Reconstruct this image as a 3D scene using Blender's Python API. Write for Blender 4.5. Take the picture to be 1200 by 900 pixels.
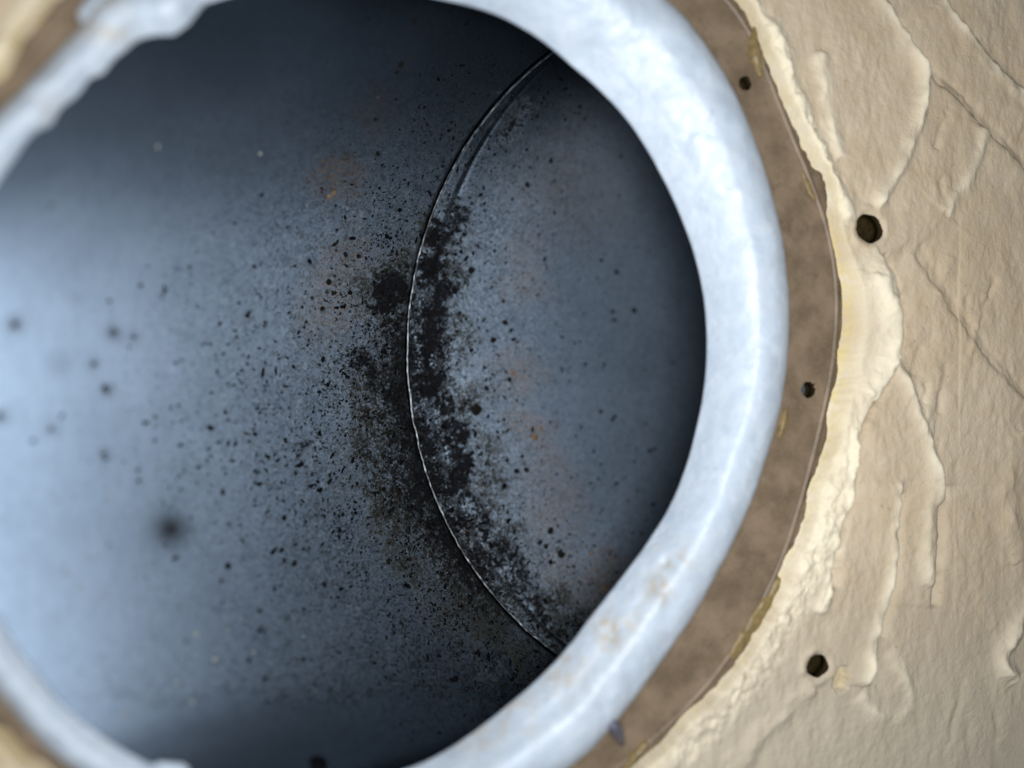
import bpy, math, random
import numpy as np
from mathutils import Matrix, Vector

random.seed(7)
rng = np.random.default_rng(7)
S = 0.001                                    # everything below is measured in millimetres

for o in list(bpy.data.objects):
    bpy.data.objects.remove(o, do_unlink=True)
scene = bpy.context.scene
C = scene.collection

# ------------------------------------------------------------------ camera
# wall frame: u right, v down, w into the wall (mm); world = (u, w, -v)
F_PX = 870.0
TILT = 0.28                                  # the right side of the wall is farther away
T = np.array([-27.0, -2.0, 112.0])           # middle of the opening as the camera sees it
ca, sa = math.cos(TILT), math.sin(TILT)
M = np.array([[ca, 0, -sa], [0, 1, 0], [sa, 0, ca]])

def cam2wall(q):
    return (np.atleast_2d(q) - T) @ M        # rows: M^T (q - T)

def wall2cam(p):
    return np.atleast_2d(p) @ M.T + T

def at(px, py, w=0.0):                       # photograph point -> point on the plane w
    d = np.array([(px - 600) / F_PX, (py - 450) / F_PX, 1.0])
    o = cam2wall([0, 0, 0])[0]
    dw = d @ M
    return o + dw * (w - o[2]) / dw[2]

def proj(p):
    q = wall2cam(p)
    return 600 + F_PX * q[:, 0] / q[:, 2], 450 + F_PX * q[:, 1] / q[:, 2]

def world(p):
    p = np.atleast_2d(p)
    return np.stack([p[:, 0], p[:, 2], -p[:, 1]], 1) * S

def wv(v):
    return Vector((v[0], v[2], -v[1]))

cam_d = bpy.data.cameras.new('camera')
cam = bpy.data.objects.new('camera', cam_d)
C.objects.link(cam)
scene.camera = cam
right, down, fwd = wv(M[0]), wv(M[1]), wv(M[2])
R3 = Matrix((right, -down, -fwd)).transposed()
cam.matrix_world = Matrix.Translation(Vector(world(cam2wall([0, 0, 0]))[0])) @ R3.to_4x4()
cam_d.sensor_width = 36
cam_d.lens = 36 * F_PX / 1200
cam_d.clip_start = 0.005
cam_d.clip_end = 20
cam_d.dof.use_dof = True
cam_d.dof.focus_distance = 0.149
cam_d.dof.aperture_fstop = 4.3

# ------------------------------------------------------------------ light
wd = bpy.data.worlds.new('World')
scene.world = wd
wd.use_nodes = True
bg = wd.node_tree.nodes['Background']
bg.inputs[0].default_value = (0.80, 0.88, 1.0, 1)
bg.inputs[1].default_value = 0.11

def lamp(name, q, target, size, power, col):
    ld = bpy.data.lights.new(name, 'AREA')
    ld.shape = 'DISK'
    ld.size = size * S
    ld.energy = power
    ld.color = col
    lo = bpy.data.objects.new(name, ld)
    C.objects.link(lo)
    a = Vector(world(cam2wall(q))[0])
    b = Vector(world(cam2wall(target))[0])
    lo.matrix_world = Matrix.Translation(a) @ (b - a).to_track_quat('-Z', 'Y').to_matrix().to_4x4()
    return lo

lamp('work_light', [7, 3, -10], [42, -18, 130], 48, 0.375, (0.97, 0.98, 1.0))

vs = scene.view_settings
vs.view_transform = 'Standard'
vs.look = 'None'
vs.exposure = 0
vs.gamma = 1
vs.use_curve_mapping = False

# ------------------------------------------------------------------ helpers
def sstep(a, b, x):
    t = np.clip((x - a) / (b - a), 0, 1)
    return t * t * (3 - 2 * t)

def vnoise(x, y, seed):
    r = np.random.default_rng(seed).random((256, 256))
    xi, yi = np.floor(x).astype(int), np.floor(y).astype(int)
    fx, fy = x - xi, y - yi
    fx, fy = fx * fx * (3 - 2 * fx), fy * fy * (3 - 2 * fy)
    g = lambda i, j: r[(xi + i) % 256, (yi + j) % 256]
    return ((g(0, 0) * (1 - fx) + g(1, 0) * fx) * (1 - fy) + (g(0, 1) * (1 - fx) + g(1, 1) * fx) * fy) * 2 - 1

def fbm(x, y, seed, oct=4, gain=.5):
    s = 0
    a = 1.0
    for k in range(oct):
        c, d = math.cos(.7 + 1.1 * k), math.sin(.7 + 1.1 * k)
        s = s + a * vnoise((x * c - y * d) * 2 ** k + 13.7 * k, (x * d + y * c) * 2 ** k + 5.1 * k, seed + k)
        a *= gain
    return s

def polyd(u, v, pts):
    """distance to a polyline, signed side and position along it (0..1)"""
    best = np.full(u.shape, 1e9)
    side = np.zeros_like(u)
    along = np.zeros_like(u)
    n = len(pts) - 1
    for i in range(n):
        a, b = pts[i], pts[i + 1]
        d = b - a
        t = np.clip(((u - a[0]) * d[0] + (v - a[1]) * d[1]) / (d @ d), 0, 1)
        ex, ey = u - a[0] - d[0] * t, v - a[1] - d[1] * t
        e = np.hypot(ex, ey)
        m = e < best
        best = np.where(m, e, best)
        side = np.where(m, np.sign(d[0] * ey - d[1] * ex), side)
        along = np.where(m, (i + t) / n, along)
    return best, side, along

def smooth_poly(px, w=0.0, it=2):
    p = np.array([at(x, y, w)[:2] for x, y in px])
    for _ in range(it):                       # Chaikin
        q = [p[0]]
        for a, b in zip(p[:-1], p[1:]):
            q += [a * .75 + b * .25, a * .25 + b * .75]
        q.append(p[-1])
        p = np.array(q)
    return p

def mesh_obj(name, verts, quads, mat, parent=None, attrs=None, smooth=True, tris=None, uv=None):
    me = bpy.data.meshes.new(name)
    verts = np.asarray(verts, np.float32)
    quads = np.asarray(quads, np.int32) if quads is not None and len(quads) else np.zeros((0, 4), np.int32)
    tris = np.asarray(tris, np.int32) if tris is not None and len(tris) else np.zeros((0, 3), np.int32)
    me.vertices.add(len(verts))
    me.vertices.foreach_set('co', verts.ravel())
    nl = quads.size + tris.size
    me.loops.add(nl)
    me.loops.foreach_set('vertex_index', np.concatenate([quads.ravel(), tris.ravel()]))
    me.polygons.add(len(quads) + len(tris))
    st = np.concatenate([np.arange(len(quads)) * 4, quads.size + np.arange(len(tris)) * 3]).astype(np.int32)
    me.polygons.foreach_set('loop_start', st)
    if smooth:
        me.polygons.foreach_set('use_smooth', np.ones(len(quads) + len(tris), bool))
    me.update(calc_edges=True)
    for k, a in (attrs or {}).items():
        at_ = me.attributes.new(k, 'FLOAT', 'POINT')
        at_.data.foreach_set('value', np.asarray(a, np.float32).ravel())
    if uv is not None:
        lv = np.empty(nl, np.int32)
        me.loops.foreach_get('vertex_index', lv)
        me.uv_layers.new(name='UVMap').data.foreach_set('uv', np.asarray(uv, np.float32)[lv].ravel())
    me.materials.append(mat)
    me.validate()
    o = bpy.data.objects.new(name, me)
    C.objects.link(o)
    if parent is not None:
        o.parent = parent
    return o

def grid_quads(n, m, wrap=False):
    """n rows x m columns, wrap closes the columns"""
    i = np.arange(n - 1)[:, None]
    j = np.arange(m if wrap else m - 1)[None, :]
    j2 = (j + 1) % m
    return np.stack([i * m + j, i * m + j2, (i + 1) * m + j2, (i + 1) * m + j], -1).reshape(-1, 4)

def empty(name, label, cat, group=None):
    o = bpy.data.objects.new(name, None)
    o.empty_display_size = 0.01
    C.objects.link(o)
    o['label'] = label
    o['category'] = cat
    if group:
        o['group'] = group
    return o

# ------------------------------------------------------------------ materials
class NT:
    def __init__(self, name):
        self.m = bpy.data.materials.new(name)
        self.m.use_nodes = True
        self.t = self.m.node_tree
        self.b = self.t.nodes['Principled BSDF']
        tc = self.t.nodes.new('ShaderNodeTexCoord')
        vm = self.t.nodes.new('ShaderNodeVectorMath')
        vm.operation = 'SCALE'
        vm.inputs[3].default_value = 1 / S
        self.link(tc.outputs['Object'], vm.inputs[0])
        self.co = vm.outputs[0]               # object coordinates in mm

    def link(self, a, b):
        self.t.links.new(a, b)

    def put(self, sock, val):
        if isinstance(val, bpy.types.NodeSocket):
            self.link(val, sock)
        elif isinstance(val, (tuple, list)) and len(val) == 3 and sock.type == 'RGBA':
            sock.default_value = (*val, 1)
        else:
            sock.default_value = val

    def noise(self, scale, detail=3, rough=.55, dist=0, co=None):
        n = self.t.nodes.new('ShaderNodeTexNoise')
        n.inputs['Scale'].default_value = scale
        n.inputs['Detail'].default_value = detail
        n.inputs['Roughness'].default_value = rough
        n.inputs['Distortion'].default_value = dist
        self.link(co or self.co, n.inputs['Vector'])
        return n.outputs[0]

    def stretch(self, v):
        n = self.t.nodes.new('ShaderNodeVectorMath')
        n.operation = 'MULTIPLY'
        self.link(self.co, n.inputs[0])
        n.inputs[1].default_value = v
        return n.outputs[0]

    def voro(self, scale, feat='F1', co=None):
        n = self.t.nodes.new('ShaderNodeTexVoronoi')
        n.feature = feat
        n.inputs['Scale'].default_value = scale
        self.link(co or self.co, n.inputs['Vector'])
        return n.outputs['Distance']

    def math(self, op, a, b=0.0, clamp=False):
        n = self.t.nodes.new('ShaderNodeMath')
        n.operation = op
        n.use_clamp = clamp
        self.put(n.inputs[0], a)
        self.put(n.inputs[1], b)
        return n.outputs[0]

    def ramp(self, x, a, b, lo=0.0, hi=1.0):
        n = self.t.nodes.new('ShaderNodeMapRange')
        n.interpolation_type = 'SMOOTHSTEP'
        self.put(n.inputs[0], x)
        self.put(n.inputs[1], a)
        self.put(n.inputs[2], b)
        self.put(n.inputs[3], lo)
        self.put(n.inputs[4], hi)
        return n.outputs[0]

    def mix(self, f, a, b):
        n = self.t.nodes.new('ShaderNodeMix')
        n.data_type = 'RGBA'
        self.put(n.inputs[0], f)
        self.put(n.inputs[6], a)
        self.put(n.inputs[7], b)
        return n.outputs[2]

    def attr(self, name):
        n = self.t.nodes.new('ShaderNodeAttribute')
        n.attribute_name = name
        return n.outputs['Fac']

    def bump(self, h, strength, dist_mm):
        n = self.t.nodes.new('ShaderNodeBump')
        n.inputs['Strength'].default_value = strength
        n.inputs['Distance'].default_value = dist_mm * S
        self.link(h, n.inputs['Height'])
        self.link(n.outputs[0], self.b.inputs['Normal'])

    def set(self, **kw):
        for k, v in kw.items():
            self.put(self.b.inputs[k.replace('_', ' ')], v)
        return self.m

def mat_plaster():
    n = NT('plaster')
    big = n.noise(.045, 3)
    mid = n.noise(.35, 4)
    fine = n.noise(2.2, 4, .6)
    col = n.mix(n.ramp(big, .35, .65), (.445, .35, .232), (.50, .41, .292))
    col = n.mix(n.ramp(mid, .40, .72, 0, .45), col, (.42, .315, .18))
    col = n.mix(n.ramp(fine, .52, .75, 0, .35), col, (.54, .47, .36))
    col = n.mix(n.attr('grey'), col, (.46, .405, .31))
    col = n.mix(n.ramp(n.noise(.9, 3, .6), .66, .74, 0, .6), col, (.24, .18, .10))
    col = n.mix(n.attr('pale'), col, (.68, .61, .46))
    yel = n.math('MULTIPLY', n.math('MULTIPLY', n.attr('ochre'), .75), n.ramp(n.noise(.5, 3), .3, .6))
    col = n.mix(yel, col, (.55, .44, .15))
    h = n.math('ADD', n.math('MULTIPLY', fine, .6), n.math('MULTIPLY', n.noise(.8, 3, .6, .5), 1.0))
    n.bump(h, .55, .3)
    return n.set(Base_Color=col, Roughness=.82)

def mat_brown():
    n = NT('brown_plastic')
    col = n.mix(n.ramp(n.noise(.16, 4), .3, .7), (.108, .076, .045), (.190, .138, .090))
    col = n.mix(n.ramp(n.noise(3.5, 3), .5, .75, 0, .35), col, (.28, .22, .165))
    col = n.mix(n.ramp(n.noise(.5, 4, .6, 1.0), .58, .72, 0, .5), col, (.08, .063, .036))
    n.bump(n.noise(2.5, 4), .25, .1)
    return n.set(Base_Color=col, Roughness=.55)

def mat_white():
    n = NT('white_paint')
    col = n.mix(n.ramp(n.noise(.22, 4, .6, .6), .35, .7), (.415, .485, .56), (.475, .535, .60))
    col = n.mix(n.ramp(n.noise(1.1, 5, .7, 1.4), .56, .70, 0, .35), col, (.36, .40, .45))
    col = n.mix(n.ramp(n.noise(.5, 5, .7, 2.0), .62, .66, 0, .25), col, (.62, .66, .70))
    st = n.math('MULTIPLY', n.attr('stain'), n.ramp(n.noise(.35, 4, .6, .8), .38, .62))
    col = n.mix(st, col, (.40, .345, .25))
    col = n.mix(n.ramp(n.noise(.9, 2), .69, .71, 0, .6), col, (.30, .33, .36))
    h = n.math('ADD', n.noise(.55, 4), n.math('MULTIPLY', n.noise(3, 3), .25))
    n.bump(h, .5, .5)
    return n.set(Base_Color=col, Roughness=n.ramp(n.noise(.6, 4), .3, .7, .36, .55))

def mat_metal():
    n = NT('galvanised_steel')
    mould = n.attr('mould')
    film = n.attr('film')
    rust = n.attr('rust')
    grit = n.attr('grit')
    base = n.mix(n.ramp(n.noise(.05, 3), .3, .7), (.090, .121, .162), (.112, .148, .196))
    blot = n.noise(.6, 4, .6, .6)
    base = n.mix(n.ramp(blot, .4, .7, 0, .3), base, (.070, .092, .120))
    strk = n.noise(1.6, 3, .6, 0, n.stretch((1, 1, .05)))
    base = n.mix(n.ramp(strk, .48, .70, 0, .3), base, (.066, .086, .110))
    # fine crystalline dashes
    dash = n.noise(1.0, 3, .62, 1.4)
    dk = n.math('MULTIPLY', n.ramp(dash, .505, .56), grit)
    base = n.mix(n.math('MULTIPLY', dk, .7), base, (.026, .032, .036))
    lt = n.math('MULTIPLY', n.ramp(n.noise(1.25, 3, .6, 1.2), .555, .63), grit)
    base = n.mix(n.math('MULTIPLY', lt, .6), base, (.20, .24, .28))
    # rust and brown tint
    rn = n.math('MULTIPLY', rust, n.ramp(n.noise(1.9, 5, .75, 1.0), .46, .58))
    base = n.mix(n.math('MULTIPLY', rn, .8), base, (.165, .102, .050))
    base = n.mix(n.attr('smudge'), base, (.012, .014, .017))
    # sooty film, broken by the grain
    fm = n.math('MULTIPLY', film, n.ramp(n.math('ADD', n.math('MULTIPLY', n.noise(.7, 6, .72, .5), .5), n.math('MULTIPLY', n.noise(2.4, 4, .7, .8), .5)), .41, .54))
    fm = n.math('MULTIPLY', fm, 2.0, True)
    base = n.mix(n.math('MULTIPLY', fm, .95), base, (.015, .0155, .0115))
    # solid mould patches
    a = n.math('ADD', n.math('ADD', n.math('MULTIPLY', n.noise(.7, 5, .7, .6), .42), n.math('MULTIPLY', n.noise(1.7, 4, .7, 1.0), .58)), n.math('MULTIPLY', mould, .52))
    mk = n.math('MULTIPLY', n.ramp(a, .75, .87), .96)
    base = n.mix(mk, base, (.004, .004, .005))
    dirt = n.math('MAXIMUM', mk, n.math('MULTIPLY', n.math('POWER', fm, 2.0), .85))
    rough = n.math('ADD', n.math('MULTIPLY', dirt, .4), n.math('ADD', .31, n.math('MULTIPLY', blot, .12)))
    met = n.math('MULTIPLY', n.math('SUBTRACT', 1.0, dirt), .96)
    h = n.math('ADD', n.math('MULTIPLY', n.math('MULTIPLY', dash, grit), .8), n.math('MULTIPLY', mk, .6))
    n.bump(h, .5, .12)
    tg = n.t.nodes.new('ShaderNodeTangent')       # rolled sheet: the sheen runs along the duct
    tg.direction_type = 'UV_MAP'
    tg.uv_map = 'UVMap'
    n.link(tg.outputs[0], n.b.inputs['Tangent'])
    return n.set(Anisotropic=.84, Base_Color=base, Roughness=rough, Metallic=met, Specular_IOR_Level=n.math('SUBTRACT', .5, n.math('MULTIPLY', dirt, .5)))

def mat_plain(name, col, rough=.7, var=.3, scale=1.5, metallic=0.0, spec=.5):
    n = NT(name)
    c = n.mix(n.ramp(n.noise(scale, 4), .3, .7), tuple(x * (1 - var) for x in col), tuple(min(1, x * (1 + var)) for x in col))
    n.bump(n.noise(scale * 2, 3), .4, .15)
    return n.set(Base_Color=c, Roughness=rough, Metallic=metallic, Specular_IOR_Level=spec)

MP, MB, MW, MM = mat_plaster(), mat_brown(), mat_white(), mat_metal()
M_MOULD = mat_plain('black_mould', (.004, .004, .0048), .95, .5, 2, spec=0)
M_MOULD2 = mat_plain('grey_green_mould', (.009, .0095, .0078), .95, .4, 2, spec=0)
M_SPOT = mat_plain('grey_mould', (.035, .040, .047), .9, .4, 2, spec=.1)
M_SMUDGE = mat_plain('dark_grey_mould', (.018, .021, .026), .9, .4, 2, spec=.1)
M_RUST = mat_plain('rust', (.12, .075, .038), .9, .4, 2)
M_DUST = mat_plain('pale_dust', (.20, .215, .19), .8, .2, 1)
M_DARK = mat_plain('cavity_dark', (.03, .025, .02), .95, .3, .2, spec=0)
M_GLUE_GLINT = mat_plain('amber_adhesive_and_glint', (.17, .12, .045), .5, .3, .8)  # colour of the adhesive, also of the painted warm reflection low on the ring
M_SEAM = mat_plain('bright_steel_wire', (.30, .33, .35), .38, .6, .7, .9)
M_HOLE_SHADE = mat_plain('hole_shade', (.022, .016, .007), .9, .3, 1, spec=0)  # near-black colour stands in for the shade inside the screw holes
M_PIN = mat_plain('steel_pin', (.13, .13, .17), .4, .2, 1, .5)

# ------------------------------------------------------------------ outlines of the rings
def loop(px, wfun, N, smooth=0):
    th, rr = [], []
    for x, y in px:
        p = at(x, y, 0)
        for _ in range(3):
            p = at(x, y, wfun(math.atan2(p[1], p[0])))
        th.append(math.atan2(p[1], p[0]))
        rr.append(math.hypot(p[0], p[1]))
    th, rr = np.array(th), np.array(rr)
    k = np.argsort(th)
    th, rr = th[k], rr[k]
    t = -math.pi + 2 * math.pi * np.arange(N) / N
    r = np.interp(t, np.concatenate([th - 2 * math.pi, th, th + 2 * math.pi]), np.tile(rr, 3))
    for _ in range(smooth):
        r = (np.roll(r, 1) + 2 * r + np.roll(r, -1)) / 4
    return t, r

NR = 1440
W_BROWN, W_LIP = 1.9, -1.2
PX_B = [(875, 10), (893, 60), (920, 130), (945, 190), (970, 250), (984, 310), (986, 360), (985, 400), (976, 450), (961, 520),
        (945, 580), (905, 695), (850, 785), (800, 842), (740, 895), (0, 95), (70, 0), (0, 845), (52, 900)]
PX_W = [(795, 0), (830, 45), (870, 115), (905, 210), (925, 300), (930, 380), (925, 450), (905, 530), (880, 600), (835, 690),
        (780, 775), (740, 828), (690, 895), (0, 132), (50, 80), (105, 20), (0, 812), (75, 900)]
PX_I = [(520, 0), (560, 9), (585, 15), (612, 32), (640, 50), (680, 85), (712, 113), (740, 145), (780, 215), (800, 258), (815, 300),
        (825, 345), (829, 390), (825, 460), (812, 520), (795, 575), (775, 612), (755, 642), (735, 668), (720, 688), (705, 706),
        (685, 730), (668, 757), (640, 788), (590, 830), (540, 870), (490, 900),
        (0, 212), (16, 190), (32, 168), (46, 156), (62, 148), (68, 133), (74, 125), (88, 115), (98, 105), (106, 93), (122, 86),
        (133, 70), (147, 60), (160, 48), (178, 42), (205, 42), (222, 30), (240, 4),
        (0, 728), (25, 768), (50, 800), (75, 828), (100, 850), (135, 874), (170, 893), (190, 899)]
w_in = lambda t: -2.5 + 5.5 * float(sstep(-.55, .35, np.array(math.cos(t))))
TH, RB = loop(PX_B, lambda t: W_BROWN, NR, 350)
_, RW = loop(PX_W, lambda t: W_LIP, NR, 700)
_, RI = loop(PX_I, w_in, NR, 4)
_, RI2 = loop(PX_I, w_in, NR, 420)
kR = sstep(-.3, .2, np.cos(TH))
RI = RI * (1 - kR) + RI2 * kR
WI = np.array([w_in(t) for t in TH])
CT, ST = np.cos(TH), np.sin(TH)
def rper(t, R):
    return np.interp(t, np.append(TH, math.pi), np.append(R, R[0]))

# ------------------------------------------------------------------ the wall
def polar(th, e, rad0, wf):
    """grid of rings: e offsets from rad0(theta)"""
    TT, EE = np.meshgrid(th, e)
    RR = rper(TT, rad0) + EE
    return TT, EE, RR

fineA = np.linspace(-math.radians(62), math.radians(62), 900, endpoint=False)
coarseA = np.linspace(math.radians(62), math.radians(298), 330, endpoint=False)
thw = np.concatenate([fineA, coarseA])
thw_w = np.where(thw > math.pi, thw - 2 * math.pi, thw)
ew = np.concatenate([np.linspace(0, 6, 42, endpoint=False), np.linspace(6, 62, 270, endpoint=False), np.linspace(62, 170, 40)])
TT, EE = np.meshgrid(thw_w, ew)
jag = .7 * fbm(np.cos(TT) * 14 + 30, np.sin(TT) * 14 + 30, 5, 4) * np.exp(-EE / 3)
RR = rper(TT, RB) + EE + jag
U, V = RR * np.cos(TT), RR * np.sin(TT)
# how broad the broken edge is: wide where the yellowish ribbed slope shows
c_y = at(990, 400, 0); ang0 = math.atan2(c_y[1], c_y[0])
slope = .7 + 2.6 * np.exp(-((TT - ang0) / .17) ** 2) + .8 * np.exp(-((TT - ang0 - .55) / .3) ** 2)
Hh = -2.3 + 2.3 * sstep(0, 1, EE / slope) ** .8          # height over the wall plane, mm
Hh += .22 * sstep(-.2, .8, fbm(U * .05, V * .05, 20, 2)) + .28 * fbm(U * .04 + 3, V * .04, 21, 3)
Hh += .17 * fbm(U * .32, V * .17, 22, 4)
Hh += .065 * fbm(U * 1.1, V * .8, 23, 3) * sstep(-.7, .7, fbm(U * .09, V * .09, 25, 2))
# rib marks across the broken slope and a crumbling band
Hh += .13 * np.exp(-((EE - 2.0) / 1.8) ** 2) * np.exp(-((TT - ang0) / .2) ** 2) * np.sin(V * 3.6 + 5 * fbm(U * .3, V * .3, 33, 3)) * (.6 + .6 * fbm(U * .5, V * .5, 35, 2))
band = np.exp(-((EE - 3.0) / 3.2) ** 2) * sstep(ang0 + .05, ang0 + .35, TT)
band2 = np.exp(-((EE - 1.2) / 1.5) ** 2) * sstep(ang0 - .1, ang0 - .4, TT)
Hh += band * (.45 * fbm(U * .75, V * .55, 41, 4) + .35) + band2 * (.4 * fbm(U * .6, V * .6, 43, 4) + .45)
pale = np.clip(.8 * band * (.6 + .6 * fbm(U * .7, V * .7, 47, 3)) + .75 * band2, 0, 1)
ochre = .75 * np.exp(-((TT - ang0) / .22) ** 2) * np.exp(-(EE / 1.9) ** 2) + .35 * np.exp(-(EE / .8) ** 2)
ochre += .5 * sstep(2.0, 2.6, np.abs(TT)) * sstep(4, 0, EE)

def ridge(px, amp, wid, step=0.0, swid=1.0, fade=True, rag=0.3, seed=0, pl=0.0):
    global Hh, pale
    p = smooth_poly(px)
    lo, hi = p.min(0) - 14, p.max(0) + 14
    m = (U > lo[0]) & (U < hi[0]) & (V > lo[1]) & (V < hi[1])
    u, v = U[m], V[m]
    j = rag * fbm(u * .45, v * .45, 300 + seed, 3)
    j2 = rag * fbm(u * .45 + 50, v * .45, 330 + seed, 3)
    d, s, a = polyd(u + j, v + j2, p)
    f = sstep(0, .12, a) * sstep(1, .88, a) if fade else 1
    mod = (.75 + .4 * fbm(u * .25, v * .25, 360 + seed, 2))
    g = 2.9 * np.exp(-(d / (1.55 * wid)) ** 2) * f * mod
    Hh[m] += amp * g + 2.5 * step * f * sstep(0, 1.5 * swid, d) * np.exp(-d / 7) * s
    pale[m] = np.clip(pale[m] + pl * g, 0, 1)

# trowel marks; a positive step lifts the side on the left of the walking direction's right hand
ridge([(1012, -20), (1050, 30), (1076, 75), (1080, 112), (1068, 165), (1046, 208), (1024, 246)], .50, .9, .18, 1.2, seed=1, pl=.35)
ridge([(1045, 15), (1086, 80), (1132, 122), (1168, 158), (1215, 205)], -.3, .9, .32, 1.0, seed=2)
ridge([(1100, -5), (1135, 42), (1170, 85), (1215, 122)], .4, .8, .3, 1.2, seed=3, pl=.3)
ridge([(1152, 148), (1142, 198), (1118, 232), (1108, 252)], .25, .9, .1, 1.2, seed=4, pl=.25)
ridge([(1072, 286), (1120, 362), (1165, 425), (1215, 480)], -.24, .9, .2, 1.0, seed=5)
ridge([(1034, 296), (1056, 345), (1057, 398), (1040, 448), (1012, 488), (1003, 545), (990, 602), (976, 660)], -1.3, .7, .55, .5, rag=.5, seed=6)
ridge([(1020, 320), (1038, 372), (1042, 402), (1030, 440), (1012, 470)], .55, 1.4, rag=.6, seed=7, pl=.3)
ridge([(1050, 412), (1072, 470), (1090, 530), (1104, 590)], .45, .8, .22, 1.2, seed=8, pl=.25)
ridge([(1108, 565), (1104, 640), (1096, 715)], -.55, .7, .22, .9, seed=9)
ridge([(1052, 560), (1050, 640), (1040, 690), (1022, 760), (1012, 806)], .6, .8, .3, 1.0, seed=10, pl=.5)
ridge([(1058, 575), (1052, 690), (1034, 750)], -.4, .6, seed=11)
ridge([(1215, 690), (1182, 745), (1172, 775), (1188, 800)], .7, 1.1, seed=12, pl=.3)
ridge([(1090, 450), (1092, 540), (1086, 640), (1088, 690)], .32, 1.0, seed=13, pl=.2)
ridge([(998, 500), (992, 590), (976, 660), (960, 720)], .45, .8, rag=.5, seed=14, pl=.5)
ridge([(1003, 505), (1001, 560), (993, 606), (980, 652), (976, 690)], -1.3, .6, rag=.35, seed=15)
ridge([(905, 20), (925, 95), (948, 160), (975, 215), (1000, 262)], .5, .9, rag=.5, seed=16, pl=.7)
ridge([(960, 60), (968, 130), (985, 190)], .25, .9, rag=.5, seed=17, pl=.3)
ridge([(955, 810), (900, 850), (860, 905)], .3, 1.2, rag=.6, seed=18)
ridge([(1042, 760), (1075, 825), (1040, 850), (1005, 815)], .22, .9, rag=.4, seed=19, pl=.2)
ridge([(1190, 500), (1180, 590), (1192, 660)], .25, 1.5, rag=.5, seed=24)
for k in range(26):                                       # fine streaks left by the trowel
    x0, y0 = random.uniform(1080, 1215), random.uniform(-20, 900)
    L = random.uniform(25, 85)
    dx = random.uniform(-.35, .35)
    ridge([(x0, y0), (x0 + dx * L * .5, y0 + L * .5), (x0 + dx * L, y0 + L)], random.uniform(-.16, .16), random.uniform(.4, .9), seed=30 + k)

# the pale mass between the ring and the long crack
pk = smooth_poly([(1022, 280), (1056, 345), (1057, 398), (1040, 448), (1012, 488), (1003, 545), (990, 602), (976, 660), (950, 735)])
mk_ = (U > 30) & (U < 110) & (np.abs(V) < 60)
dd, sd, al = polyd(U[mk_], V[mk_], pk)
ins = (sd > 0) * sstep(12, 8, dd) * sstep(14, 10, EE[mk_]) * sstep(0, .7, dd) * sstep(0, .08, al) * sstep(1, .85, al)
pale[mk_] = np.clip(pale[mk_] + .55 * ins, 0, 1)
Hh[mk_] += .55 * ins * sstep(0, 2.5, EE[mk_])
holes = []
for (x, y, r) in ((1018, 268, 2.9), (957, 780, 2.3)):
    c = at(x, y, 0)
    holes.append((c[0], c[1], r))
for (cx, cy, r) in holes:
    d = np.hypot(U - cx, V - cy)
    Hh += .45 * np.exp(-((d - r - .8) / .8) ** 2) * (.7 + .5 * fbm(U * .5, V * .5, 71, 2)) - .5 * np.exp(-((d / (r + .2)) ** 4))
# chipped flake beside the lower hole
ck = at(985, 797, 0)
dk = np.hypot((U - ck[0]) / 1.9, (V - ck[1]) / 2.6) + .25 * fbm(U * .7, V * .7, 77, 3)
Hh -= 1.9 * sstep(1.02, .9, dk)
ochre = np.clip(ochre + .35 * sstep(1.2, .9, dk), 0, 1)
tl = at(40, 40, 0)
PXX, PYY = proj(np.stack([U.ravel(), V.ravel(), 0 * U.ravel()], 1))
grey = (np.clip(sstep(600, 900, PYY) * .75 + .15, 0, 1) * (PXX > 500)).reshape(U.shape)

P = np.stack([U.ravel(), V.ravel(), -Hh.ravel()], 1)
hr = lambda r, ang: r * (1 + .07 * np.sin(2 * ang + 1) + .03 * np.sin(5 * ang))
for (cx, cy, r) in holes:                                 # a clean rim for each hole
    ang = np.arctan2(P[:, 1] - cy, P[:, 0] - cx)
    d = np.hypot(P[:, 0] - cx, P[:, 1] - cy)
    m = np.abs(d - hr(r, ang)) < .17
    P[m, 0] = cx + hr(r, ang[m]) * np.cos(ang[m])
    P[m, 1] = cy + hr(r, ang[m]) * np.sin(ang[m])
q = grid_quads(len(ew), len(thw), True)
cen = P[q].mean(1)
keep = np.ones(len(q), bool)
for (cx, cy, r) in holes:
    ang = np.arctan2(cen[:, 1] - cy, cen[:, 0] - cx)
    keep &= np.hypot(cen[:, 0] - cx, cen[:, 1] - cy) > hr(r, ang)
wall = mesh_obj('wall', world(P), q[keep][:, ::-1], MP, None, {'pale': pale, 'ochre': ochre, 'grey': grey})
wall['kind'] = 'structure'
wall['label'] = 'rough cream plaster wall with trowel marks around the round opening'

for (cx, cy, r) in holes:                                 # hole lining, widened and coloured near black for its shade
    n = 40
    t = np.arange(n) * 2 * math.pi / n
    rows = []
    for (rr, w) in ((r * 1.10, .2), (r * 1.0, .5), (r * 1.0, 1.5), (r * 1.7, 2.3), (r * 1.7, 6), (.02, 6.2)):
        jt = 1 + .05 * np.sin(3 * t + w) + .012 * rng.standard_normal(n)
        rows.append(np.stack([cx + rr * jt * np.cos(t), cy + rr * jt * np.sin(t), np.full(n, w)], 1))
    mesh_obj('screw_hole', world(np.concatenate(rows)), grid_quads(6, n, True), M_HOLE_SHADE, wall)

# unseen dark box added behind the plaster to keep world light out
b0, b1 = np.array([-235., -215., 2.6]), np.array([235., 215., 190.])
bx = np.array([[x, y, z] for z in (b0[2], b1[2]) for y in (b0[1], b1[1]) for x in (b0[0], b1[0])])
mesh_obj('cavity_light_block', world(bx), [(4, 5, 7, 6), (0, 1, 5, 4), (2, 6, 7, 3), (0, 4, 6, 2), (1, 3, 7, 5)], M_DARK, wall, smooth=False)

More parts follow.
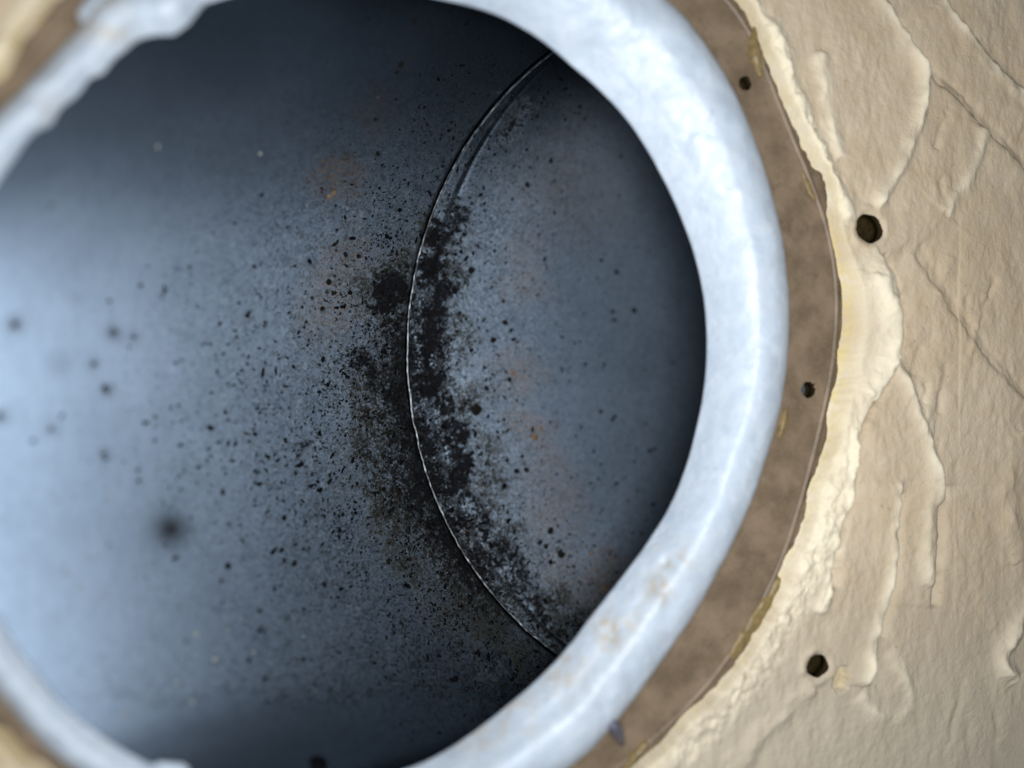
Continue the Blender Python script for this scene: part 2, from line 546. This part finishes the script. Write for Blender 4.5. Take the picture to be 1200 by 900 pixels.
# ------------------------------------------------------------------ brown flange ring
flange = empty('mounting_ring', 'flat brown mounting ring with small screw holes between white collar and plaster', 'ring')
prof = [(0, 2.4)] + [(f, None) for f in np.linspace(.02, .98, 40)]
rows = []
fr = np.concatenate([np.linspace(0, .78, 26), np.linspace(.79, 1.0, 22), np.linspace(1.03, 1.4, 6)])
for f in fr:
    r = (RW - 1.5) + (RB - RW + 1.5) * f
    w = np.full(NR, W_BROWN)
    gap = (RB - RW + 1.5)
    dmm = (1 - f) * gap
    w = w + .35 * np.exp(-((dmm - 1.25) / .13) ** 2) - .12 * np.exp(-((dmm - .85) / .3) ** 2) + .5 * sstep(.5, 0, dmm)
    uu, vv = r * CT, r * ST
    w = w - .10 * fbm(uu * .12, vv * .12, 88, 3) - .03 * fbm(uu * .8, vv * .8, 89, 3)
    rows.append(np.stack([uu, vv, w], 1))
P = np.concatenate(rows)
q = grid_quads(len(fr), NR, True)
bh = []
for (x, y, r) in ((947, 457, 1.5), (873, 98, 1.3)):
    c = at(x, y, W_BROWN)
    bh.append((c[0], c[1], r))
    d = np.hypot(P[:, 0] - c[0], P[:, 1] - c[1])
    an = np.arctan2(P[:, 1] - c[1], P[:, 0] - c[0])
    m = np.abs(d - r) < .2
    P[m, 0], P[m, 1] = c[0] + r * np.cos(an[m]), c[1] + r * np.sin(an[m])
    P[:, 2] -= .16 * np.exp(-((d - r - .35) / .3) ** 2)
c = at(938, 268, W_BROWN)                                  # a filled screw hole
d = np.hypot(P[:, 0] - c[0], P[:, 1] - c[1])
P[:, 2] += .18 * np.exp(-((d - 2.0) / .35) ** 2)
cen = P[q].mean(1)
keep = np.ones(len(q), bool)
for (cx, cy, r) in bh:
    keep &= np.hypot(cen[:, 0] - cx, cen[:, 1] - cy) > r
ring_o = mesh_obj('ring_plate', world(P), q[keep][:, ::-1], MB, flange)
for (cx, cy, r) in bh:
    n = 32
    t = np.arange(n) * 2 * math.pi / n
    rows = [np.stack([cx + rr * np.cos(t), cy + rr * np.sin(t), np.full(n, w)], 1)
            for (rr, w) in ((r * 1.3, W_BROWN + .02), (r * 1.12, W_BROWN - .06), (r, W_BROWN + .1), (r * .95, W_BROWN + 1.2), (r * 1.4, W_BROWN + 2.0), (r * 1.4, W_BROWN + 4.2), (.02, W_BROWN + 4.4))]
    mesh_obj('screw_hole', world(np.concatenate(rows)), grid_quads(7, n, True), M_HOLE_SHADE, flange)

def strip_blob(name, px, w, wid, hgt, mat, parent, seed, n=40, m=14):
    """a lump of glue or paint lying along a line"""
    p = smooth_poly(px, w, 2)
    L = np.concatenate([[0], np.cumsum(np.hypot(*np.diff(p, axis=0).T))])
    s = np.linspace(0, L[-1], n)
    pu, pv = np.interp(s, L, p[:, 0]), np.interp(s, L, p[:, 1])
    du, dv = np.gradient(pu), np.gradient(pv)
    l = np.hypot(du, dv)
    nu, nv = -dv / l, du / l
    tt = s / L[-1]
    env = np.sqrt(np.clip(4 * tt * (1 - tt), 0, 1)) ** .8
    env = env * (1 + .35 * fbm(s * .5, s * 0 + seed, seed, 3))
    rows = []
    for k in np.linspace(-1, 1, m):
        ww = wid * env * k
        hh = hgt * env * np.sqrt(max(0, 1 - k * k)) * (1 + .15 * fbm(s * .7, s * 0 + k * 2, seed + 9, 3))
        rows.append(np.stack([pu + nu * ww, pv + nv * ww, w - hh], 1))
    return mesh_obj(name, world(np.concatenate(rows)), grid_quads(m, n), mat, parent)

g = strip_blob('adhesive_and_glint', [(920, 672), (900, 705), (878, 738), (856, 772)], W_BROWN, 1.5, .7, M_GLUE_GLINT, flange, 3)
g['label'] = 'amber smear of old adhesive along the outer edge of the ring'
strip_blob('adhesive_and_glint', [(922, 478), (918, 495), (912, 515)], W_BROWN, .7, .6, M_GLUE_GLINT, flange, 6)
strip_blob('adhesive_and_glint', [(884, 30), (882, 60), (892, 92)], W_BROWN, .9, .8, M_GLUE_GLINT, flange, 8)
strip_blob('adhesive_and_glint', [(758, 868), (742, 888), (728, 905)], W_BROWN, .8, .9, M_GLUE_GLINT, flange, 12)  # warm reflection at the gap edge, put in as an amber lump
strip_blob('adhesive_and_glint', [(940, 200), (948, 222), (956, 236)], W_BROWN, .5, .35, M_GLUE_GLINT, flange, 14)

# ------------------------------------------------------------------ white collar
collar = empty('collar', 'thick white painted collar with rounded lip and ragged inner edge around the opening', 'collar')
gap = RW - RI
inner_rise = sstep(-.2, .5, CT)                           # the inner face shows on the far side
prof = []
for k in np.linspace(0, 1, 7):                            # outer flank up to the crest
    a = k * math.pi / 2
    prof.append(('o', k, a))
rows, ff = [], []
RWo = RW + .15
rows.append(np.stack([(RWo - .5) * CT, (RWo - .5) * ST, np.full(NR, 2.6)], 1)); ff.append(0)
rows.append(np.stack([(RWo - .15) * CT, (RWo - .15) * ST, np.full(NR, 2.1)], 1)); ff.append(0)
roll = np.minimum(gap * .72, 9.5)
WC = -4.8                                                 # crest height
for a in np.linspace(0, math.pi / 2, 12):
    r = RWo - roll * (1 - math.cos(a))
    w = 1.7 + (WC - 1.7) * math.sin(a)
    rows.append(np.stack([r * CT, r * ST, np.full(NR, w)], 1)); ff.append(.38 * a / (math.pi / 2))
r1 = RWo - roll
for s in np.linspace(.04, 1, 34):
    r = r1 + (RI - r1) * s
    w = WC + (WI - WC) * (s ** 1.55) + .8 * np.exp(-((TH - .85) / .38) ** 2) * np.exp(-((s - .4) / .2) ** 2)
    w = w + np.where(s > .9, .0, 0)
    rows.append(np.stack([r * CT, r * ST, w], 1)); ff.append(.38 + .62 * s)
left_over = 2.0 + 4.5 * (1 - sstep(-.6, .2, CT))
for (dr, dw) in ((.05, .35), (.25, .7), (.7, 1.0), (1.6, 1.3)):
    r = RI + dr * left_over / 2.0
    rows.append(np.stack([r * CT, r * ST, WI + dw], 1)); ff.append(1.02)
ff = np.repeat(np.array(ff), NR)
P = np.concatenate(rows)
wob = (.35 * fbm(P[:, 0] * .10, P[:, 1] * .10, 101, 3) + .22 * fbm(P[:, 0] * .35, P[:, 1] * .35, 104, 3)) * sstep(0, .3, ff) * sstep(1.06, .9, ff)
wob = wob + .35 * np.exp(-((np.arctan2(P[:, 1], P[:, 0]) - .85) / .4) ** 2) * fbm(P[:, 0] * .2 + 4, P[:, 1] * .2, 108, 3) * sstep(.2, .5, ff) * sstep(1.06, .95, ff)
P[:, 2] -= wob
px_, py_ = proj(P)
stain = np.zeros(len(P))
for (x, y, sx, a) in ((790, 655, 20, 1.0), (772, 690, 18, .9), (745, 712, 14, .5), (712, 742, 22, 1.0), (738, 728, 16, .6), (660, 790, 36, .55), (600, 835, 34, .55),
                      (560, 862, 30, .5), (120, 30, 30, .8), (60, 120, 26, .35)):
    stain = np.maximum(stain, a * np.exp(-(((px_ - x) ** 2 + (py_ - y) ** 2) / sx ** 2)))
for (x, y, sx, a) in ((783, 660, 9, .9), (715, 742, 11, .9), (770, 700, 9, -.7), (730, 724, 10, -.6), (760, 672, 9, .5), (690, 55, 26, .6), (745, 60, 20, .4), (125, 15, 26, 1.3), (205, 15, 22, 1.2), (90, 85, 22, 1.0), (40, 150, 20, .8)):
    P[:, 2] -= -a * np.exp(-(((px_ - x) ** 2 + (py_ - y) ** 2) / sx ** 2)) if x > 300 else a * np.exp(-(((px_ - x) ** 2 + (py_ - y) ** 2) / sx ** 2))
lip = mesh_obj('lip', world(P), grid_quads(len(rows), NR, True)[:, ::-1], MW, collar, {'stain': stain})
strip_blob('paint_drip', [(180, 897), (202, 899), (222, 904)], -2.0, .6, .6, MW, collar, 21)
strip_blob('paint_drip', [(96, 30), (118, 18), (150, -2)], W_BROWN - 1.0, 2.6, 3.0, MW, collar, 23)

# a small pin through the edge of the collar
def tube(name, pts, rad, mat, parent, n=12):
    pts = np.array(pts, float)
    rad = np.broadcast_to(np.asarray(rad, float), (len(pts),))
    tg = np.gradient(pts, axis=0)
    tg /= np.linalg.norm(tg, axis=1)[:, None]
    ref = np.array([.3, .2, 1.0])
    a = np.cross(tg, ref); a /= np.linalg.norm(a, axis=1)[:, None]
    b = np.cross(tg, a)
    t = np.arange(n) * 2 * math.pi / n
    P = (pts[:, None, :] + rad[:, None, None] * (np.cos(t)[None, :, None] * a[:, None, :] + np.sin(t)[None, :, None] * b[:, None, :])).reshape(-1, 3)
    return mesh_obj(name, world(P), grid_quads(len(pts), n, True), mat, parent)
a, b = at(716, 845, -3.2), at(729, 872, 1.6)
k = np.linspace(0, 1, 12)[:, None]
pin = tube('pin', a + (b - a) * k + np.array([0, 0, -1.6]) * np.sin(k * math.pi) * .6,
           [.05, .7, 1.0, 1.05, .95, .85, .75, .7, .65, .6, .5, .4], M_PIN, collar)
pin['label'] = 'small bent metal pin poking out of the lower edge of the collar'

# ------------------------------------------------------------------ steel duct elbow
duct = empty('duct_elbow', 'bluish galvanised steel duct elbow with mouldy seam inside the round opening', 'duct')
NT_ = 900
tA = -math.pi + 2 * math.pi * np.arange(NT_) / NT_
RIs = RI.copy()
for _ in range(3000):
    RIs = (np.roll(RIs, 1) + 2 * RIs + np.roll(RIs, -1)) / 4
rA = rper(tA, np.maximum(RIs, RI - .5) * 0 + RIs) + 1.6 + 3.6 * (1 - sstep(-.6, .2, np.cos(tA)))
wA = np.interp(tA, TH, WI) + 1.2
LA = np.stack([rA * np.cos(tA), rA * np.sin(tA), wA], 1)
def cam_circle(px, py, Z, a, b, tiltx=0.0):
    cx, cy = (px - 600) / F_PX * Z, (py - 450) / F_PX * Z
    X = cx + a * np.cos(tA); Y = cy + b * np.sin(tA)
    return cam2wall(np.stack([X, Y, Z + tiltx * (X - cx)], 1))
LB = cam_circle(866, 412, 158, 70.5, 77.0, .02)
LC = cam_circle(1400, 262, 252, 75, 142, .10)

def gore1(s, t):
    A = np.stack([np.interp(t, tA, LA[:, k], period=2 * math.pi) for k in range(3)], -1)
    B = np.stack([np.interp(t, tA, LB[:, k], period=2 * math.pi) for k in range(3)], -1)
    s = s[..., None]
    return A + (B - A) * s + 1.5 * 4 * s * (1 - s) * M[2]
def gore2(s, t):
    B = np.stack([np.interp(t, tA, LB[:, k], period=2 * math.pi) for k in range(3)], -1)
    Cc = np.stack([np.interp(t, tA, LC[:, k], period=2 * math.pi) for k in range(3)], -1)
    s = s[..., None]
    return B + (Cc - B) * s
def normal(fn, s, t):
    e = 1e-3
    ds = fn(s + e, t) - fn(s - e, t)
    dt = fn(s, t + e) - fn(s, t - e)
    n = np.cross(ds, dt)
    n /= np.linalg.norm(n, axis=-1, keepdims=True) + 1e-12
    mid = fn(s, t)
    axis = (fn(s, t * 0) + fn(s, t * 0 + math.pi)) / 2
    sg = np.sign(((axis - mid) * n).sum(-1).sum())
    return n * sg

# the seam as it runs in the picture, for the dirt that follows it
sm_y, sm_x = proj(LB)[1], proj(LB)[0]
lm = np.cos(tA) < -.30
o_ = np.argsort(sm_y[lm])
SY, SX = sm_y[lm][o_], sm_x[lm][o_]
SY = np.concatenate([[SY[0] - 300], SY, [SY[-1] + 300]])
SX = np.concatenate([[SX[0] + 330], SX, [SX[-1] + 330]])
def seam_d(x, y):
    sx = np.interp(y, SY, SX)
    sl = (np.interp(y + 6, SY, SX) - np.interp(y - 6, SY, SX)) / 12
    return (x - sx) / np.sqrt(1 + sl * sl)

def blobs(x, y, L):
    r = np.zeros_like(x)
    for (bx_, by_, bs, a) in L:
        r = np.maximum(r, a * np.exp(-(((x - bx_) ** 2 + (y - by_) ** 2) / (1.25 * bs) ** 2) ** 1.5))
    return r
LEFT_DARK = [(462, 335, 22, .85), (448, 352, 18, .8), (455, 375, 16, .6), (416, 432, 17, .75), (432, 444, 15, .75), (440, 425, 16, .6), (452, 470, 18, .5), (350, 524, 11, .7), (505, 262, 12, .8), (450, 500, 18, .4),
             (470, 590, 26, .45), (430, 520, 16, .4), (490, 640, 24, .35), (545, 690, 22, .3)]
LEFT_FILM = [(455, 345, 34, .9), (440, 450, 42, .85), (450, 510, 42, .9), (462, 560, 42, .95), (475, 605, 42, .95), (500, 645, 42, .9), (535, 685, 42, .85), (575, 725, 40, .8),
             (610, 755, 36, .7), (480, 300, 18, .5), (560, 770, 30, .4), (495, 262, 16, .7)]
RIGHT_FILM = [(545, 470, 26, .7), (560, 530, 28, .6), (575, 560, 24, .6), (530, 395, 26, .6), (600, 640, 30, .7), (640, 700, 30, .7), (665, 735, 28, .7), (525, 330, 26, .6),
              (720, 685, 22, .5), (590, 130, 20, .5)]
RUST_BROWN = [(398, 208, 26, .9), (385, 360, 30, .6), (405, 300, 26, .6), (392, 330, 22, .7), (615, 330, 24, .55), (618, 300, 20, .4), (608, 440, 24, .75), (622, 500, 22, .7), (640, 545, 26, .6), (655, 600, 26, .6),
        (655, 660, 24, .5), (710, 675, 26, .8), (690, 690, 26, .6), (440, 130, 22, .5), (660, 570, 24, .5), (545, 640, 24, .4), (675, 215, 60, .4), (640, 180, 30, .3)]  # rust patches, then broad brown tints at the upper right
STREAK = [(588, 150, 16, .9), (572, 172, 12, .8), (608, 128, 14, .8), (560, 195, 10, .7), (640, 82, 10, .7), (632, 122, 10, .5), (620, 105, 8, .5)]

SMUDGE = [(200, 620, 21, .95), (133, 390, 10, .6), (18, 380, 12, .55), (125, 457, 9, .6), (110, 427, 8, .45), (0, 488, 10, .5), (157, 395, 7, .4), (90, 350, 9, .2), (70, 428, 16, .2), (60, 503, 9, .3), (122, 532, 9, .35)]

def fields(P):
    x, y = proj(P)
    x = x + 10 * fbm(x * .035, y * .035, 401, 3) + 5 * fbm(x * .13, y * .13, 405, 3)
    y = y + 10 * fbm(x * .035 + 40, y * .035, 411, 3) + 5 * fbm(x * .13, y * .13 + 9, 415, 3)
    d = seam_d(x, y)
    n1 = fbm(x * .03, y * .03, 201, 3)
    n2 = fbm(x * .09, y * .09, 205, 3)
    core_c = np.interp(y, [150, 250, 330, 400, 450, 520, 600, 680, 740, 800], [30, 10, 20, 28, 34, 36, 34, 30, 26, 20])
    core_w = np.interp(y, [150, 220, 260, 330, 430, 520, 600, 680, 740, 800], [8, 12, 26, 36, 34, 25, 22, 22, 22, 14])
    core_a = np.interp(y, [60, 190, 235, 270, 560, 640, 740, 800], [0, .15, .75, 1, 1, .85, .85, .5])
    mould = .82 * core_a * np.exp(-np.abs((d - core_c + 13 * n1 + 7 * n2) / (core_w * 1.05 * (1 + .35 * n2))) ** 1.4)
    mould = np.maximum(mould, blobs(x, y, LEFT_DARK))
    mould = np.maximum(mould, .85 * blobs(x, y, STREAK) * (d > 22))
    env = np.interp(y, [40, 170, 280, 420, 620, 720, 820, 900], [.1, .25, .6, 1, 1, .7, .35, .1])
    halo = np.where(d < 0, np.exp(d / np.interp(y, [200, 420, 560, 700], [50, 100, 112, 80])), np.exp(-d / 74)) * env
    mould = np.maximum(mould, .80 * halo)
    film = np.maximum(blobs(x, y, LEFT_FILM), blobs(x, y, RIGHT_FILM))
    film = np.maximum(film, .55 * halo)
    film = np.maximum(film, .62 * np.exp(-((d - core_c) / (core_w * 1.4)) ** 2) * core_a)
    film = np.maximum(film, np.interp(y, [270, 320, 420, 700, 790], [0, .9, .95, .9, .3]) * np.exp(-((d + 14) / np.interp(y, [300, 420, 560, 700], [22, 26, 44, 40])) ** 2))
    film = film * (.8 + .35 * n1 + .25 * n2)
    rust = blobs(x, y, RUST_BROWN)
    grit = np.interp(d, [-330, -220, -120, -20, 60, 130, 200, 330], [.12, .45, .85, 1, 1, .65, .35, .2]) * np.interp(y, [0, 120, 260, 820, 900], [.15, .4, 1, 1, .7])
    return dict(mould=np.clip(mould, 0, 1), film=np.clip(film, 0, 1), rust=np.clip(rust, 0, 1), grit=np.clip(grit, 0, 1), halo=halo)

def make_gore(name, fn, svals, disp):
    # finer round the visible outer wall of the elbow
    t = np.concatenate([np.linspace(math.pi * .52, math.pi * 1.48, 620, endpoint=False), np.linspace(math.pi * 1.48, math.pi * 2.52, 120, endpoint=False)])
    Sg, Tg = np.meshgrid(svals, t, indexing='ij')
    P = fn(Sg, Tg)
    N = normal(fn, Sg, Tg)
    n0 = .08 * fbm(P[..., 0] * .03 + 9, P[..., 2] * .03 + P[..., 1] * .03, 150, 3)
    P = P + N * (disp(Sg, Tg) + n0)[..., None]
    P = P.reshape(-1, 3)
    f = fields(P)
    f.pop('halo')
    sx_, sy_ = proj(P)
    f['smudge'] = np.clip(sum(a * np.exp(-((sx_ - bx_) ** 2 + (sy_ - by_) ** 2) / bs ** 2) for bx_, by_, bs, a in SMUDGE), 0, 1)
    return mesh_obj(name, world(P), grid_quads(len(svals), len(t), True), MM, duct, f,
                    uv=np.stack([Sg.ravel(), np.repeat((np.arange(len(t)) / len(t))[None, :], len(svals), 0).ravel()], 1))

lenAB = np.linalg.norm(LB - LA, axis=1)[0]
d1 = lambda s, t: -.7 * sstep(.985, 1.0, s)
gA = make_gore('gore', gore1, np.concatenate([np.linspace(0, .97, 150), np.linspace(.974, 1.0, 14)]), d1)
LBC = float(np.linalg.norm(gore2(np.array([1.]), np.array([math.pi])) - gore2(np.array([0.]), np.array([math.pi]))))
def d2(s, t):
    mm = s * LBC
    return .38 * sstep(0, .5, mm) * (1 - sstep(3.2, 5.0, mm)) - .06 * np.exp(-((mm - 5.0) / .6) ** 2)
gB = make_gore('gore', gore2, np.concatenate([np.linspace(0, 6, 40, endpoint=False), np.linspace(6, LBC, 170)]) / LBC, d2)
gA['label'] = 'near length of duct with pale blue sheen'
gB['label'] = 'far length of duct turning away to the right'
# end cap of the far length: the duct simply goes on into the dark
tw = np.linspace(math.pi * .35, math.pi * 1.65, 700)
s0 = np.zeros_like(tw)
Nn = normal(gore2, s0 + .01, tw)
wp = gore2(s0, tw) + Nn * .42
tube('seam_bead', wp + .12 * np.stack([fbm(tw * 40, tw * 0, 160, 3), fbm(tw * 40, tw * 0 + 5, 161, 3), 0 * tw], 1), np.interp(np.sin(tw), [-.8, -.4, .2], [.45, .8, 1]) * np.clip(.12 + .12 * fbm(tw * 60, tw * 0 + 3, 166, 3), .06, .3) + 0 * fbm(tw * 60, tw * 0, 165, 3), M_SEAM, duct, 8)

# ------------------------------------------------------------------ mould flecks (uncountable): real little crusts on the steel
def flecks(parent, fn, disp, count, srange, mat, dens, size, name, lift=.02, elong=1.6):
    V_, F_ = [], []
    s = rng.uniform(srange[0], srange[1], count)
    t = rng.uniform(math.pi * .55, math.pi * 1.45, count)
    P = fn(s, t)
    x, y = proj(P)
    ok = rng.random(count) < dens(x, y, P)
    s, t = s[ok], t[ok]
    P, N = fn(s, t), normal(fn, s, t)
    P = P + N * (disp(s, t) + .08 * fbm(P[:, 0] * .03 + 9, P[:, 2] * .03 + P[:, 1] * .03, 150, 3) + lift)[:, None]
    for i in range(len(s)):
        n = N[i]
        a = np.cross(n, [0.2, 1, 0.1]); a /= np.linalg.norm(a)
        b = np.cross(n, a)
        k = rng.integers(5, 9)
        r = size(rng)
        ph = rng.uniform(0, 6.28) 
        el = rng.uniform(1, elong); rot = rng.normal(.5, .7)
        base = len(V_)
        V_.append(P[i] + n * r * .22)
        for j in range(k):
            an = ph + 6.2832 * j / k
            rr = r * rng.uniform(.45, 1.25)
            ex, ey = rr * math.cos(an) * el, rr * math.sin(an) / el
            ux, uy = ex * math.cos(rot) - ey * math.sin(rot), ex * math.sin(rot) + ey * math.cos(rot)
            V_.append(P[i] + a * ux + b * uy - n * .01)
        for j in range(k):
            F_.append((base, base + 1 + j, base + 1 + (j + 1) % k))
    o = mesh_obj(name, world(np.array(V_)), None, mat, parent, tris=F_)
    o['kind'] = 'stuff'
    return o

def dens_small(k):
    def f(x, y, P):
        q = fields(P)
        cl = sstep(-.5, .6, fbm(x * .06, y * .06, 210, 4))
        return np.clip(k * (q['halo'] ** 1.15 * (.35 + .9 * cl) + .05 * q['mould'] ** 2) * (1 - .6 * q['mould'] ** 2), 0, 1)
    return f
sz = lambda r: float(np.clip(r.lognormal(math.log(.13), .6), .05, .65))
flecks(gA, gore1, d1, 115000, (.15, .985), M_MOULD, dens_small(.9), sz, 'mould_flecks')
flecks(gA, gore1, d1, 70000, (.2, .985), M_MOULD2, dens_small(.7), sz, 'mould_flecks')
flecks(gB, gore2, d2, 170000, (.0, .6), M_MOULD, dens_small(.95), sz, 'mould_flecks')
flecks(gB, gore2, d2, 70000, (.0, .6), M_MOULD2, dens_small(.7), sz, 'mould_flecks')
flecks(gA, gore1, d1, 5000, (.1, .98), M_RUST, lambda x, y, P: fields(P)['rust'] * .25, sz, 'rust_flecks')
flecks(gB, gore2, d2, 7000, (.0, .9), M_RUST, lambda x, y, P: fields(P)['rust'] * .3, sz, 'rust_flecks')

# single spots that stand alone
from math import hypot
def invert(fn, px, py):
    s, t = np.meshgrid(np.linspace(0, 1, 260), np.linspace(math.pi * .5, math.pi * 1.5, 320), indexing='ij')
    for _ in range(3):
        P = fn(s, t)
        x, y = proj(P.reshape(-1, 3))
        k = np.argmin((x - px) ** 2 + (y - py) ** 2)
        s0, t0 = s.ravel()[k], t.ravel()[k]
        ds, dt = (s.max() - s.min()) / 40, (t.max() - t.min()) / 40
        s, t = np.meshgrid(np.linspace(s0 - ds, s0 + ds, 40), np.linspace(t0 - dt, t0 + dt, 40), indexing='ij')
    return s0, t0

def spot(px, py, rpx, mat, name, hgt=.25, lab=None):
    near = seam_d(np.array([px * 1.0]), np.array([py * 1.0]))[0] < 0
    fn, par, dsp = (gore1, gA, d1) if near else (gore2, gB, d2)
    s0, t0 = invert(fn, px, py)
    s, t = np.array([s0]), np.array([t0])
    P = fn(s, t)
    n = normal(fn, s, t)[0]
    P = P[0] + n * (dsp(s, t)[0] + .08 * fbm(P[:, 0] * .03 + 9, P[:, 2] * .03 + P[:, 1] * .03, 150, 3)[0])
    Z = wall2cam(P)[0][2]
    r = rpx * Z / F_PX
    a = np.cross(n, [0.2, 1, 0.1]); a /= np.linalg.norm(a)
    b = np.cross(n, a)
    k = 14
    seed = random.random() * 50
    rows = [[P + n * r * hgt]]
    an = np.arange(k) * 6.2832 / k
    for (f, h) in ((.5, .8), (.85, .4), (1.08, -.12)):
        jj = 1 + .32 * fbm(np.cos(an) * 1.5 + seed, np.sin(an) * 1.5 + seed, 7, 3)
        rows.append([P + r * f * jj[i] * (a * math.cos(an[i]) + b * math.sin(an[i])) + n * r * hgt * h for i in range(k)])
    Vv = np.array([p for rw in rows for p in rw])
    tr = [(0, 1 + j, 1 + (j + 1) % k) for j in range(k)]
    qd = []
    for g_ in range(2):
        o1, o2 = 1 + g_ * k, 1 + (g_ + 1) * k
        qd += [(o1 + j, o2 + j, o2 + (j + 1) % k, o1 + (j + 1) % k) for j in range(k)]
    o = mesh_obj(name, world(Vv), qd, mat, par, tris=tr)
    if lab:
        o['label'] = lab
    return o

spot(200, 620, 5, M_SMUDGE, 'mould_spot', .12, 'large lone blackish spot low on the near duct length')
for (x, y, r) in ((125, 457, 6), (133, 390, 6.5), (110, 427, 5), (60, 240, 5), (18, 380, 8), (157, 395, 4), (173, 313, 4), (222, 313, 5), (232, 178, 4), (128, 353, 5), (0, 488, 7), (122, 532, 5),
                  (60, 503, 5), (250, 273, 3.4), (275, 262, 2.5), (385, 330, 5), (378, 362, 4), (330, 645, 4), (345, 660, 5), (380, 685, 4), (455, 658, 4.5), (480, 655, 3.5), (465, 572, 4), (470, 75, 5), (465, 85, 4), (443, 180, 4),
                  (440, 140, 3.5), (485, 25, 4), (405, 298, 4), (420, 300, 4), (290, 370, 4), (280, 355, 2.6), (355, 773, 4), (590, 805, 4), (470, 730, 3.5)):
    spot(x, y, r * (.5 if x < 260 else .75), M_SPOT if x < 260 else M_MOULD2, 'mould_spot', .12)
for (x, y, r) in ((705, 305, 3), (718, 365, 3), (743, 364, 4), (720, 375, 3.4), (762, 528, 3), (767, 526, 3), (704, 482, 3), (718, 492, 3), (646, 188, 3.5), (618, 216, 4), (680, 125, 3), (650, 250, 2.5), (648, 275, 2),
                  (728, 183, 2.5), (597, 445, 4), (592, 378, 4), (578, 398, 4.5), (646, 622, 5), (658, 650, 6), (640, 640, 4), (558, 480, 8), (570, 455, 4), (590, 353, 3), (700, 326, 2), (788, 425, 2.5), (686, 427, 3),
                  (708, 427, 2.5), (553, 317, 5), (612, 535, 3), (605, 552, 4), (617, 551, 4), (673, 402, 2)):
    spot(x, y, r * .8, M_MOULD2, 'mould_spot', .15)
spot(627, 512, 4.5, M_RUST, 'rust_spot')
for (x, y) in ((386, 231), (634, 502), (392, 226), (601, 437), (708, 690)):
    spot(x, y, 3, M_RUST, 'rust_spot')
for (x, y, r) in ((230, 743, 4.5), (225, 823, 4), (252, 773, 4), (180, 734, 3), (105, 650, 3), (80, 672, 4), (95, 687, 4), (118, 698, 4), (298, 764, 3), (283, 723, 2), (268, 738, 2.4), (208, 800, 3),
                  (178, 690, 3), (145, 835, 4), (128, 582, 4), (356, 746, 2), (185, 172, 4), (305, 180, 4)):
    spot(x, y, r * .6, M_DUST, 'dust_speck', .5)
spot(372, 898, 11, M_MOULD, 'mould_spot', .5)
